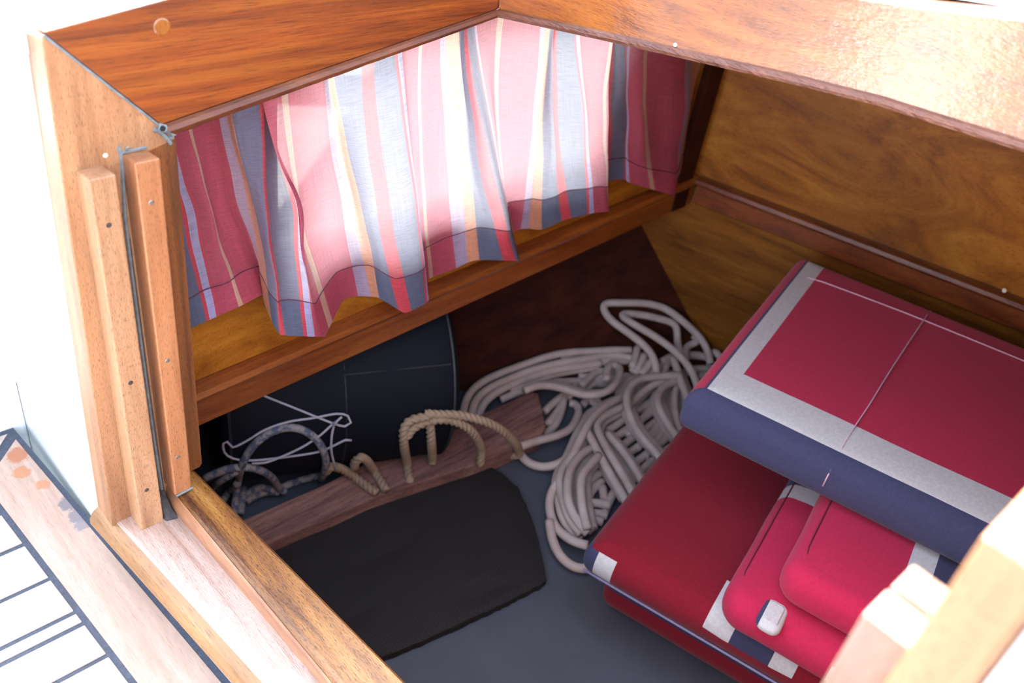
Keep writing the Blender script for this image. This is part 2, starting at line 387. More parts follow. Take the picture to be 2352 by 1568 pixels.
# port cabin side with the window opening
WX0, WX1, WZ0, WZ1 = .435, .915, -.540, -.272
def roofz(x): return -.243+.157*(x-.204)
bm = bmesh.new()
y0, y1 = .72, .75
def wp(x0, x1, z0, z1, slope=False):
    hexa([(x0, y0, z0), (x1, y0, z0), (x1, y1, z0), (x0, y1, z0), (x0, y0, roofz(x0)-.004 if slope else z1), (x1, y0, roofz(x1)-.004 if slope else z1), (x1, y1, roofz(x1)-.004 if slope else z1), (x0, y1, roofz(x0)-.004 if slope else z1)], bm)
wp(.235, 1.30, -.66, WZ0); wp(.235, WX0, WZ0, WZ1); wp(WX1, 1.30, WZ0, WZ1); wp(.235, 1.30, WZ1, 0, True)
solo('wall_left', bm, W_PANEL, kind='structure')
w = struct('window_1', ((WX0+WX1)/2, .74, WZ0))
bm = bmesh.new()
t = .012
for a in ((WX0, WX1, WZ0, WZ0+t), (WX0, WX1, WZ1-t, WZ1), (WX0, WX0+t, WZ0+t, WZ1-t), (WX1-t, WX1, WZ0+t, WZ1-t)): box(a[0], a[1], .742, .756, a[2], a[3], bm)
part('window_frame', bm, ALU, w)
part('pane', box(WX0+t, WX1-t, .747, .750, WZ0+t, WZ1-t), GLASS, w)
# starboard cabin side
solo('wall_right', hexa([(.28, -.11, -.66), (1.45, -.11, -.66), (1.45, -.08, -.66), (.28, -.08, -.66), (.28, -.11, -.24), (1.45, -.11, -.08), (1.45, -.08, -.08), (.28, -.08, -.24)]), W_PANEL, kind='structure')
# forward bulkhead: swirled panel above the rail, straight-grained board below
def bulk(z0, z1, ya, yb, o0, o1):
    return hexa([(bx_(ya, o0), ya, z0), (bx_(ya, o1), ya, z0), (bx_(yb, o1), yb, z0), (bx_(yb, o0), yb, z0),
                 (bx_(ya, o0), ya, z1), (bx_(ya, o1), ya, z1), (bx_(yb, o1), yb, z1), (bx_(yb, o0), yb, z1)])
solo('wall_front', bulk(-.62, -.03, -.35, .76, 0, .02), W_PANEL, kind='structure')
solo('wall_front_lower', bulk(-.98, -.62, -.85, 1.05, .006, .03), W_LOWER, kind='structure')
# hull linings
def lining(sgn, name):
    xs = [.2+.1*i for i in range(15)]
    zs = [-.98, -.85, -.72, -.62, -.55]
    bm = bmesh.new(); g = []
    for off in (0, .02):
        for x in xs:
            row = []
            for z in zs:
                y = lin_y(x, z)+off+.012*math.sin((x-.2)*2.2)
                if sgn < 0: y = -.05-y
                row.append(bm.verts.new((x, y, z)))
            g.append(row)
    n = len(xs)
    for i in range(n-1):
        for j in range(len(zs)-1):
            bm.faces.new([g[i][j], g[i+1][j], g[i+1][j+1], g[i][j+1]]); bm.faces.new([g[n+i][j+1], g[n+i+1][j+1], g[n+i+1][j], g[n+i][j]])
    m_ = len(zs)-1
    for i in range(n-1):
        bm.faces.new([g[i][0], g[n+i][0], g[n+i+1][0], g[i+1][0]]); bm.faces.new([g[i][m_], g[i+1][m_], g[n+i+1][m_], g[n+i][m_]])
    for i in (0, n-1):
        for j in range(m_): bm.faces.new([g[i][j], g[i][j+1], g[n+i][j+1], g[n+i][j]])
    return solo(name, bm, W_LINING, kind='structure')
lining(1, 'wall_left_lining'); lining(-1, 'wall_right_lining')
# harbour water round the boat
wm, wnt, wb = newmat('harbour_water')
wb.inputs['Base Color'].default_value = (.03, .06, .075, 1); wb.inputs['Roughness'].default_value = .12
wnz = noise(wnt, mapped(wnt, (1, 1, 1)), 3.5, 5); wbp = N(wnt, 'ShaderNodeBump'); wbp.inputs['Strength'].default_value = .5; wbp.inputs['Distance'].default_value = .05
wnt.links.new(wnz.outputs[0], wbp.inputs['Height']); wnt.links.new(wbp.outputs[0], wb.inputs['Normal'])
solo('water', box(-40, 40, -40, 40, -1.75, -1.70), wm, kind='structure')
# side decks outside
solo('deck_left', box(.18, 1.7, .735, 1.45, -.625, -.585), GEL, kind='structure')
solo('deck_right', box(.25, 1.7, -1.3, -.095, -.625, -.585), GEL, kind='structure')
# coachroof around the hatch
bm = bmesh.new()
def roofquad(x0, x1, ya, yb, fz=0.0):
    zf = lambda x, y: roofz(x)+.05*(1-((y-.32)/.45)**2)*(1 if fz else 0)
    th = .014
    P = [(x0, ya), (x1, ya), (x1, yb), (x0, yb)]
    hexa([(x, y, zf(x, y)-th) for x, y in P]+[(x, y, zf(x, y)) for x, y in P], bm)
roofquad(.19, 1.40, .650, .756)
for i in range(8):       # crowned forward part, in strips
    ya = .756-.115*i; yb = ya-.115
    xa = (.609+.04+.176*(.622-ya)) if ya < .66 else .66
    xb = (.609+.04+.176*(.622-yb)) if yb < .66 else .66
    zf = lambda x, y: (-.176+(.622-y)*.115 if y > .1 else -.124+(y-.17)*.03)+.12*(x-.66)-.004-(max(0, y-.622)*.12)
    th = .014
    P = [(xb, yb), (1.55, yb), (1.55, ya), (xa, ya)]
    hexa([(x, y, zf(x, y)-th) for x, y in P]+[(x, y, zf(x, y)) for x, y in P], bm)
roofquad(.25, 1.0, -.15, -.03)
solo('coachroof', bm, GEL, kind='structure')
bm = bmesh.new()
hexa([(.235, .655, roofz(.235)-.020), (1.3, .655, roofz(1.3)-.020), (1.3, .719, roofz(1.3)-.020), (.235, .719, roofz(.235)-.020), (.235, .655, roofz(.235)-.016), (1.3, .655, roofz(1.3)-.016), (1.3, .719, roofz(1.3)-.016), (.235, .719, roofz(.235)-.016)], bm)
hexa([(.66, .65, -.205), (1.4, .65, -.205), (1.4, -.3, -.16), (.74, -.3, -.16), (.66, .65, -.20), (1.4, .65, -.20), (1.4, -.3, -.155), (.74, -.3, -.155)], bm)
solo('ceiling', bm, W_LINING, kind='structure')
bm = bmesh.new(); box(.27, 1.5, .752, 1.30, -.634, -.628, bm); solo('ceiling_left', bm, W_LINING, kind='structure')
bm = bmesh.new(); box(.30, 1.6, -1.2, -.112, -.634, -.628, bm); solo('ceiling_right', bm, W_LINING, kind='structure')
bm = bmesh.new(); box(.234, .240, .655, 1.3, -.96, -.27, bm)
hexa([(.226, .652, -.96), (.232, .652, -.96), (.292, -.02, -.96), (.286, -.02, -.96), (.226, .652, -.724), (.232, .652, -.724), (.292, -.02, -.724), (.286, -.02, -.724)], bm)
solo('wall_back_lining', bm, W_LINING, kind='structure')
# white locker at the after end of the cockpit (unseen, added to give the beam its sheen)
solo('beam_reflector', hexa([(-1.7, .08, -1.0), (-.98, .08, -1.0), (-.98, .42, -1.0), (-1.7, .42, -1.0), (-1.7, .08, -.42), (-1.45, .08, -.42), (-1.45, .42, -.42), (-1.7, .42, -.42)]), GEL, 'added white gelcoat locker at the after end of the cockpit', 'reflector', bevel=.01)
# white aft bulkhead (port of the opening, below the sill, starboard)
bm = bmesh.new()
box(.200, .232, .652, 1.35, -1.0, -.2565, bm)
hexa([(.186, .652, -1.0), (.212, .652, -1.0), (.27, -.02, -1.0), (.244, -.02, -1.0), (.200, .652, -.722), (.222, .652, -.722), (.275, -.02, -.722), (.253, -.02, -.722)], bm)
hexa([(.255, -.003, -1.0), (.28, -.003, -1.0), (.34, -.9, -1.0), (.315, -.9, -1.0), (.255, -.003, -.20), (.28, -.003, -.20), (.34, -.9, -.20), (.315, -.9, -.20)], bm)
solo('wall_back', bm, GEL, kind='structure')
solo('cockpit_coaming', box(-.9, .200, .862, .95, -1.0, -.42), GEL, 'white gelcoat cockpit coaming beside the teak deck corner', 'coaming', bevel=.004)

# rails (trims)
def prof_rail(pts_fn, prof, ts):
    bm = bmesh.new(); rings = []
    for t_ in ts: rings.append([bm.verts.new(pts_fn(t_, a, z)) for a, z in prof])
    n = len(prof)
    for i in range(len(rings)-1):
        for k in range(n): bm.faces.new([rings[i][k], rings[i][(k+1) % n], rings[i+1][(k+1) % n], rings[i+1][k]])
    bm.faces.new(rings[0][::-1]); bm.faces.new(rings[-1]); return bm
# profile (inward offset, z) : rounded nosing on top, flat board under it
RP = [(0, 0), (.010, 0), (.020, -.002), (.023, -.008), (.020, -.014), (.014, -.016), (.014, -.052), (.010, -.056), (0, -.056)]
railz = lambda x: -.660+.060*(x-.28)
bm = prof_rail(lambda x, a, z: Vector((x, .722-a, railz(x)+z+.004)), RP, [.24, .5, .8, 1.0, 1.182])
part_rail = solo('trim_1', bm, W_RAIL, kind='structure')
bm = prof_rail(lambda y, a, z: Vector((bx_(y, -a), y, -.602+z*.8)), RP, [-.3, .0, .25, .5, .70])
solo('trim_2', bm, W_RAIL2, kind='structure')
solo('trim_3', box(1.135, 1.168, .706, .722, -.655, -.11), W_LINING, kind='structure')  # dark corner post, run up to the roof to stand in for the corner's shade
pl = onpl(2307, 667, BN, BC-.0145)
plug = part('screw_plug', disc(pl, -BN, .0032, .0012), PLUGW, None); tr2 = bpy.data.objects['trim_2']; plug.parent = tr2; plug.location = -tr2.location

# ================================================================== HATCH FRAME
Y = .622
def cy(u, v, y=Y): return ony(u, v, y)
# carlin (left side board of the hatch)
t = thing('hatch_side_board', 'reddish varnished mahogany board along the left side of the hatch, above the curtain', 'board', (.45, .637, -.30))
face = [cy(97, 74), cy(370, 287), cy(1141, 21), Vector((.61, Y, -.168)), Vector((.4, Y, -.201)), cy(375, 0)]
face[2].x = .612
part('board', prism(face, (0, .030, 0)), W_CARLIN, t, bevel=.0012)
a0, a1, b0, b1 = cy(366, 289), cy(1141, 22), cy(402, 307), cy(1141, 39)
o = Vector((0, -.004, 0)); bk = Vector((0, .016, 0))
bm = bmesh.new()
NB = 26
prof = []
rings = []
for i in range(NB+1):
    f = i/NB; A = a0.lerp(a1, f); B = b0.lerp(b1, f)
    h = B-A; jit = .0004*mnoise.noise(Vector((f*40, 0, 0)))
    ring = [A, A+o*.8+h*.12, A+o*1.2+h*.45+Vector((0, jit, 0)), B+o*.8-h*.12+Vector((0, 0, jit)), B, B+bk, A+bk]
    rings.append([bm.verts.new(p) for p in ring])
for i in range(NB):
    for k in range(7): bm.faces.new([rings[i][k], rings[i][(k+1) % 7], rings[i+1][(k+1) % 7], rings[i+1][k]])
bm.faces.new(rings[0][::-1]); bm.faces.new(rings[-1])
part('bead_moulding', bm, wood('bead_varnish', (.06, .012, .004), (.17, .04, .010), (.28, .085, .02), (10, 60, 60), pores=.4, coat=.3, coat_r=.3, rough=.55), t)
part('wood_plug', disc(cy(372, 62)+Vector((0, .001, 0)), (0, -1, 0), .0065, .0016, 20), BUNG, t)
# putty along the mitre and in the corner
pa, pb = cy(99, 80), cy(368, 290)
bm = bmesh.new(); tube(bm, [pa+Vector((0, -.0003, 0)), pa.lerp(pb, .3), pa.lerp(pb, .65), pb], .0009, 6)
tube(bm, [pb+Vector((-.002, 0, 0)), pb+Vector((.003, -.001, -.002)), cy(395, 300), cy(400, 306)], .0032, 8, step=.003)
tube(bm, [cy(352, 296), cy(372, 306), cy(388, 322), cy(392, 330)], .0018, 6, step=.002)
tube(bm, [cy(378, 318), cy(398, 314)], .0016, 6, step=.002)
part('sealant', bm, SEALANT, t)
part('gap', disc(cy(369, 291)+Vector((0, -.0035, 0)), (0, -1, 0), .0022, .0006, 10), plain('black_hole', (.01, .01, .012), .9), t)
bm = bmesh.new()
for (u, v) in ((120, 78), (137, 88), (160, 92), (108, 84), (236, 143), (232, 150), (183, 108)):
    disc(cy(u, v)+Vector((0, -.0002, 0)), (0, -1, 0), .0022+random.random()*.0016, .0004, 7, bm)
# beam (forward)
NBm = Vector((math.cos(math.radians(10)), math.sin(math.radians(10)), 0)); CB = NBm.dot(Vector((.6095, .622, 0)))
def bb(u, v, off=0): return onpl(u, v, NBm, CB+off)
def bpt(y, z, off=0): return Vector(((CB+off-NBm.y*y)/NBm.x, y, z))
ys = [.620, .5, .4, .345, .27, .168, .08, -.02]
lowz = [-.258, -.2425, -.2305, -.224, -.2165, -.2125, -.212, -.215]
topz = [-.181, -.1715, -.163, -.159, -.149, -.131, -.126, -.124]
t = thing('hatch_beam', 'golden varnished mahogany beam across the front of the hatch with a sheen from the white block behind the camera', 'beam', (.66, .3, -.26))
bm = bmesh.new(); rr = []
for y, l, h in zip(ys, lowz, topz):
    rr.append([bm.verts.new(bpt(y, l)), bm.verts.new(bpt(y, h-.003)), bm.verts.new(bpt(y, h, .003)), bm.verts.new(bpt(y, h, .04)), bm.verts.new(bpt(y, l, .04))])
for i in range(len(rr)-1):
    for k in range(5): bm.faces.new([rr[i][k], rr[i][(k+1) % 5], rr[i+1][(k+1) % 5], rr[i+1][k]])
bm.faces.new(rr[0][::-1]); bm.faces.new(rr[-1])
part('board', bm, W_BEAM, t)
bm = bmesh.new(); rings = []
NB = 150
for i in range(NB+1):
    y = .620-.64*i/NB
    j = 0
    while j < len(ys)-2 and ys[j+1] > y: j += 1
    l = lowz[j]+(lowz[j+1]-lowz[j])*(ys[j]-y)/(ys[j]-ys[j+1])
    jit = .0007*mnoise.noise(Vector((y*260, 3, 0)))*min(1, (.62-y)*8)
    P = [(0, l+.001), (-.0035+jit, l-.0002), (-.0042-jit, l-.0035), (-.003+jit, l-.0062), (0, l-.0072), (.03, l-.0072), (.03, l+.001)]
    rings.append([bm.verts.new(bpt(y, z, o_)) for o_, z in P])
for i in range(NB):
    for k in range(7): bm.faces.new([rings[i][k], rings[i][(k+1) % 7], rings[i+1][(k+1) % 7], rings[i+1][k]])
bm.faces.new(rings[0][::-1]); bm.faces.new(rings[-1])
W_BEAD = wood('rough_bead_varnish', (.09, .025, .012), (.16, .05, .026), (.26, .11, .065), (60, 30, 60), pores=.4, coat=.6, coat_r=.15, rough=.4, bump=.6)
part('bead_moulding', bm, W_BEAD, t)
for u, v in ((1551, 103),):
    part('plug', disc(bb(u, v), -NBm, .0018, .0008, 10), PLUGW, t)
# starboard side board (mostly out of frame)
t = thing('hatch_side_board', 'varnished board on the right side of the hatch, behind the blurred near post', 'board', (.5, -.02, -.30))
part('board', hexa([(.285, -.045, -.33), (.69, -.045, -.275), (.69, -.018, -.275), (.285, -.018, -.33), (.285, -.045, -.235), (.69, -.045, -.17), (.69, -.018, -.17), (.285, -.018, -.235)]), W_CARLIN, t, bevel=.001)

# ---- left doorway post with battens
t = thing('doorway_post', 'golden varnished doorway post on the left with two slotted battens', 'post', (.24, .637, -.70))
pface = [Vector((.192, Y, -.7125)), Vector((.2885, Y, -.700)), Vector((.2885, Y, -.325)), cy(370, 290), cy(97, 76), Vector((.2025, Y, -.24))]
# stepped foot: the inner edge strip stops above the sill
pface = [Vector((.196, Y, -.710)), Vector((.266, Y, -.700)), Vector((.2675, Y, -.6745)), Vector((.286, Y, -.6725)), Vector((.2885, Y, -.669)), Vector((.2880, Y, -.323)), cy(372, 291), cy(99, 78), Vector((.203, Y, -.24))]
part('board', prism(pface, (0, .032, 0)), W_JAMB, t, bevel=.0012)
part('edge_strip', prism([Vector((.2668, Y-.0006, -.6735)), Vector((.286, Y-.0006, -.6722)), Vector((.2884, Y-.0006, -.6685)), Vector((.2878, Y-.0006, -.3245)), Vector((.2655, Y-.0006, -.3300))], (0, .002, 0)), wood('dark_edge_varnish', (.12, .035, .008), (.27, .085, .018), (.38, .14, .035), (55, 55, 4), pores=.6, pl_=190, pw_=1400, coat=.4, coat_r=.3, rough=.5), t)
part('groove_grime', prism([Vector((.2362, Y-.0005, -.700)), Vector((.2490, Y-.0005, -.690)), Vector((.2465, Y-.0005, -.56)), Vector((.2448, Y-.0005, -.40)), Vector((.2422, Y-.0005, -.40)), Vector((.2400, Y-.0005, -.55))], (0, .002, 0)), plain('reddish_grime', (.10, .055, .045), .8, nz=(90, .5), bump=.4), t)
def batten(x0t, x1t, x0b, x1b, zt, zb, mat, slots, nm='batten'):
    yf = .600
    bm = hexa([(x0b, yf, zb), (x1b, yf, zb), (x1b, Y+.001, zb), (x0b, Y+.001, zb), (x0t, yf, zt), (x1t, yf, zt), (x1t, Y+.001, zt-.003), (x0t, Y+.001, zt-.003)])
    b = part(nm, bm, mat, t, bevel=.0013)
    for (u, v, mm) in slots:
        p = ony(u, v, yf)
        bmq = disc(p+Vector((0, .0002, 0)), (0, -1, 0), .0021, .0006, 14)
        part('screw', bmq, mm, b)
    return b
batten(.212, .2315, .2145, .2365, -.331, -.701, W_BATTEN, [(250, 517, BRASS_D), (300, 879, BRASS_D), (337, 1125, BRASS_D)])
batten(.2455, .2650, .2495, .267, -.3255, -.6725, W_BATTEN_D, [(348, 465, BRASS), (385, 828, BRASS), (408, 1050, BRASS)])
bm = bmesh.new()
tube(bm, [cy(273, 336), cy(279, 360), (.2425, Y-.001, -.38), (.2430, Y-.001, -.5), (.2445, Y-.001, -.62), (.2465, Y-.001, -.69)], .0015, 6, step=.03)
tube(bm, [cy(276, 352), cy(318, 342), cy(336, 338)], .0012, 6)
tube(bm, [(.2505, .600, -.6735), (.2675, .600, -.6720)], .0012, 6)
tube(bm, [(.216, .600, -.7005), (.238, .600, -.7)], .0012, 6)
part('sealant', bm, SEALANT, t)
part('brass_pin', disc(cy(293, 341), (0, -1, 0), .0018, .001, 10), BRASS, t)
part('chip', disc(cy(242, 357), (0, -1, 0), .002, .0005, 7), PLUGW, t)

# ---- sill
t = thing('doorway_sill', 'worn glossy doorway sill with a raised scratched lip along its inner edge', 'sill', (.25, .33, -.722))
so = lambda y: .198+.088*(.605-y); li = lambda y: .2495+.032*(.609-y); lo_ = lambda y: .2565+.018*(.596-y); l2 = lambda y: .282+.073*(.618-y)
ya, yb = .652, .0
sz = -.700
def strip(x0a, x1a, x0b, x1b, z0, z1, bm=None, dz=0):
    return hexa([(x0b, yb, z0), (x1b, yb, z0), (x1a, ya, z0), (x0a, ya, z0), (x0b, yb, z1), (x1b, yb, z1), (x1a, ya, z1), (x0a, ya, z1)], bm)
# rounded front nose profile swept from ya to yb
def sweep_y(profs, n=14):
    bm = bmesh.new(); rg = []
    for i in range(n+1):
        f = i/n; y = ya+(yb-ya)*f
        rg.append([bm.verts.new(Vector((p(y), y, z))) for p, z in profs])
    m_ = len(profs)
    for i in range(n):
        for k in range(m_): bm.faces.new([rg[i][k], rg[i][(k+1) % m_], rg[i+1][(k+1) % m_], rg[i+1][k]])
    bm.faces.new(rg[0][::-1]); bm.faces.new(rg[-1]); return bm
sh = lambda f, d: (lambda y: f(y)+d)
bm = sweep_y([(sh(so, .004), -.722), (sh(so, .004), sz+.0012), (sh(so, .007), sz+.002), (sh(li, .003), sz+.002), (sh(li, .003), -.722)])
part('board', bm, W_SILL, t)
bm = sweep_y([(sh(so, -.004), -.722), (sh(so, -.008), -.717), (sh(so, -.0075), -.711), (sh(so, -.004), -.704), (sh(so, .001), sz-.0002), (sh(so, .0045), sz+.0012), (sh(so, .0045), -.722)])
part('nosing', bm, wood('nosing_wood', (.20, .085, .025), (.33, .16, .055), (.42, .22, .09), (50, 6, 50), pores=.4, coat=.6, coat_r=.25, rough=.45), t)
bm = sweep_y([(sh(li, .002), -.722), (sh(li, 0), -.698), (sh(lo_, -.004), -.680), (sh(lo_, -.001), -.6765), (sh(lo_, .003), -.6755), (sh(l2, -.003), -.6750), (sh(l2, 0), -.678), (sh(l2, -.001), -.722)])
part('lip', bm, W_LIP, t)
bm = sweep_y([(sh(li, -.0008), -.6995), (sh(lo_, -.0052), -.6795), (sh(lo_, -.0035), -.6785), (sh(li, .003), -.6995)])
part('lip_face', bm, wood('lip_face_wood', (.26, .10, .045), (.42, .19, .09), (.52, .27, .15), (50, 6, 50), pores=.3, coat=.5, coat_r=.3, rough=.45), t)
bm = bmesh.new()
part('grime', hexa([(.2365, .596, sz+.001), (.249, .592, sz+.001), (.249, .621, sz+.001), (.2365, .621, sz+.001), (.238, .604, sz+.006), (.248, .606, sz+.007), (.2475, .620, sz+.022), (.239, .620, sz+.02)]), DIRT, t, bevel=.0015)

# ---- right doorway post, close to the lens
t = thing('doorway_post', 'blurred sunlit doorway post close to the camera on the right', 'post', (.285, .01, -.70))
part('board', hexa([(.250, -.0015, -.70), (.325, -.003, -.70), (.325, .0205, -.70), (.250, .0205, -.70), (.250, -.0015, -.187), (.325, -.003, -.187), (.325, .0205, -.187), (.250, .0205, -.187)]), W_JAMB, t, bevel=.002)
for (x0, x1, zt, yy) in ((.262, .281, -.2545, .0395), (.293, .312, -.2635, .0405)):
    b = part('batten', box(x0, x1, .020, yy, -.70 if x0 < .28 else -.674, zt), W_NEAR, t, bevel=.0015)

# ================================================================== COCKPIT DECK
t = thing('cockpit_deck', 'sun-bleached teak cockpit deck planks with dark caulked seams', 'deck', (.0, .45, -.80))
mo = lambda y: .183+.0707*(.853-y); mi = lambda y: .136+.064*(.757-y)
dz = -.750
part('caulk_bed', hexa([(-.8, -.2, -.775), (mo(-.2)+.004, -.2, -.775), (mo(.8602)+.003, .8602, -.775), (-.8, .8602, -.775), (-.8, -.2, dz-.0012), (mo(-.2)+.004, -.2, dz-.0012), (mo(.8602)+.003, .8602, dz-.0012), (-.8, .8602, dz-.0012)]), CAULK, t)
def plank(poly, mat):
    bm = prism([Vector((x, y, dz-.006)) for x, y in poly], (0, 0, .006)); return part('plank', bm, mat, t, bevel=.0004, seg=1)
# margin plank with its mitre
plank([(mi(.792), .792), (mo(.838)-.003, .840), (mo(.6)-.003, .6), (mo(.2)-.003, .2), (mo(-.2)-.003, -.2), (mi(-.2), -.2), (mi(.4), .4)], W_TEAKX)
plank([(mi(.80), .806), (mo(.85)-.006, .853), (-.8, .853), (-.8, .800), (.1, .801)], W_TEAK)
edges = [(.7935, .745), (.7405, .6945), (.6895, .6405), (.636, .5912), (.5865, .5755), (.5705, .5315), (.527, .48), (.4755, .425), (.4205, .37), (.3655, .315), (.31, .26), (.2555, .2), (.195, .14), (.135, .08), (.075, .0), (-.005, -.1), (-.105, -.2)]
for ya_, yb_ in edges:
    plank([(-.8, yb_), (mi(yb_)-.006, yb_), (mi(ya_)-.006, ya_), (-.8, ya_)], W_TEAK)
bm = bmesh.new()

# ================================================================== CURTAIN
def topv(u): return 306-.3595*(u-401) if u < 1141 else 39+.22*(u-1141)
cols = [  # s, u_top, u_bot, v_bot, y_top, y_bot
(200, 310, 380, 775, .700, .705), (240, 345, 435, 755, .700, .703), (285, 385, 485, 733, .698, .698), (350, 436, 553, 702, .696, .692),
(390, 475, 600, 678, .700, .697), (405, 503, 618, 670, .704, .708), (432, 521, 606, 690, .700, .700), (462, 534, 628, 745, .676, .672),
(505, 596, 643, 768, .672, .664), (535, 606, 655, 770, .684, .662), (575, 612, 697, 772, .698, .662), (596, 606, 723, 773, .690, .664), (618, 603, 738, 773, .676, .667),
(635, 630, 747, 772, .671, .672), (655, 661, 764, 738, .670, .686), (680, 705, 789, 690, .672, .703), (705, 745, 822, 680, .678, .706),
(730, 754, 852, 681, .690, .702), (760, 767, 870, 684, .688, .696), (805, 831, 915, 711, .676, .680), (820, 845, 929, 718, .674, .676), (835, 860, 945, 714, .673, .675),
(875, 906, 977, 697, .673, .677), (890, 919, 985, 688, .676, .680), (905, 930, 978, 668, .688, .695), (945, 962, 985, 640, .692, .706), (1005, 1012, 1047, 616, .688, .703),
(1030, 1022, 1074, 603, .692, .698), (1060, 1054, 1101, 597, .688, .690), (1105, 1066, 1156, 598, .680, .680), (1135, 1072, 1185, 599, .675, .678), (1152, 1079, 1192, 597, .674, .680),
(1175, 1089, 1186, 570, .678, .695), (1200, 1097, 1176, 545, .680, .706), (1250, 1149, 1178, 535, .688, .708), (1300, 1237, 1192, 527, .690, .702),
(1330, 1251, 1214, 525, .690, .698), (1360, 1264, 1244, 527, .688, .694), (1405, 1272, 1290, 508, .685, .690), (1435, 1280, 1312, 501, .681, .687), (1475, 1318, 1347, 493, .678, .683),
(1496, 1331, 1364, 489, .677, .681), (1535, 1379, 1393, 486, .676, .678), (1552, 1407, 1399, 484, .680, .682), (1600, 1404, 1380, 460, .695, .700), (1680, 1402, 1375, 430, .710, .712),
(1745, 1413, 1402, 414, .704, .706), (1775, 1437, 1433, 412, .696, .699), (1796, 1447, 1447, 420, .693, .694), (1845, 1479, 1493, 434, .690, .688), (1855, 1487, 1505, 437, .690, .687),
(1890, 1540, 1540, 446, .690, .686), (1902, 1572, 1551, 447, .694, .690), (1930, 1590, 1556, 410, .706, .706), (1962, 1612, 1572, 385, .712, .714)]
def cr(vals, f):
    i = min(int(f), len(vals)-2); t_ = f-i
    p = [vals[max(i-1, 0)], vals[i], vals[i+1], vals[min(i+2, len(vals)-1)]]
    lin = p[1]+(p[2]-p[1])*t_
    ca = .5*((2*p[1])+(-p[0]+p[2])*t_+(2*p[0]-5*p[1]+4*p[2]-p[3])*t_*t_+(-p[0]+3*p[1]-3*p[2]+p[3])*t_**3)
    return lin*.35+ca*.65
S = [c[0] for c in cols]
PT = []; PB = []
for s, ut, ub, vb, yt, yb_ in cols:
    a = ony(ut, topv(ut), yt); PT.append(a); PB.append(ony(ub, vb, yb_))
SUB = 7; ROWS = 64; ZTOP = -.275
nC = (len(cols)-1)*SUB+1
def curtain_point(f, g, push=0):
    """f column parameter, g 0 top .. 1 bottom"""
    xt, yt_, zt = (cr([p[k] for p in PT], f) for k in range(3)); xb, yb__, zb = (cr([p[k] for p in PB], f) for k in range(3))
    zt0 = min(roofz(xt)-.02, zt+.03)
    s = cr(S, f)
    z = zt0+(zb-zt0)*g
    h = max(0, (zt-z)/(zt-zb)) if zt != zb else 0
    e = h**1.15
    x = xt+(xb-xt)*e; y = yt_+(yb__-yt_)*(h**.9)
    # soft pinch creases and sag
    x += .006*math.sin(h*math.pi)*math.sin(s*.043+1)
    y += .004*math.sin(h*math.pi)*math.sin(s*.071)
    y += .0035*mnoise.noise(Vector((s*.012, h*3.1, .5)))*math.sin(min(1, h*1.3)*math.pi*.9+.1)
    x += .004*mnoise.noise(Vector((s*.02, h*4, 5.5)))*math.sin(h*math.pi)
    y -= .004*math.exp(-((s-620)/22)**2-((h-.42)/.12)**2)
    x += .010*math.exp(-((s-600)/40)**2-((h-.42)/.16)**2)
    return Vector((x, min(y+push, .7165), z)), s, h
def sheet(g0, g1, rows, push):
    bm = bmesh.new(); uvl = bm.loops.layers.uv.new('UVMap'); G = []
    for j in range(rows+1):
        g = g0+(g1-g0)*j/rows; row = []
        for i in range(nC):
            p, s, h = curtain_point(i/SUB, g, push); row.append((bm.verts.new(p), (s/300, g)))
        G.append(row)
    for j in range(rows):
        for i in range(nC-1):
            q = [G[j][i], G[j][i+1], G[j+1][i+1], G[j+1][i]]
            fc = bm.faces.new([a[0] for a in q])
            for lp, a in zip(fc.loops, q): lp[uvl].uv = a[1]
    return bm
t = thing('curtain', 'sunlit pink, red and slate striped curtain gathered in folds over the cabin window', 'curtain', (.7, .69, -.63))
part('cloth', sheet(0, 1, ROWS, 0), CURT, t, smooth=True)
part('hem', sheet(.845, .998, 10, .0014), CURT_H, t, smooth=True)
bm = bmesh.new()
tube(bm, [curtain_point(i/4, .845, -.0007)[0] for i in range((len(cols)-1)*4+1)], .00055, 5, step=.006)
part('hem_seam', bm, plain('plum_thread', (.10, .03, .05), .9), t)
bm = bmesh.new()
tube(bm, [(.24, .690, roofz(.24)-.026), (.7, .690, roofz(.7)-.026), (1.18, .690, roofz(1.18)-.026)], .0022, 8, step=.05)
part('curtain_wire', bm, ALU, t)

# ================================================================== FLOOR THINGS
FZ = -CZ
# weathered board
U = [(400, 1258), (560, 1192), (740, 1114), (830, 1068), (914, 1020), (985, 1000), (1057, 981), (1110, 948), (1217, 899), (1236, 902)]
Lw = [(1247, 945), (1254, 979), (1245, 996), (1130, 1050), (1093, 1066), (947, 1112), (843, 1148), (763, 1186), (640, 1236), (520, 1290), (430, 1335)]
zt = -.926
pts = [onz(u, v, zt) for u, v in U+Lw]
solo('wooden_plank', prism([p+Vector((0, 0, FZ-zt+.001)) for p in pts], (0, 0, zt-FZ-.001)), W_OLD,
     'weathered reddish-grey wooden plank with beige rope looped around it', 'plank', bevel=.0025)
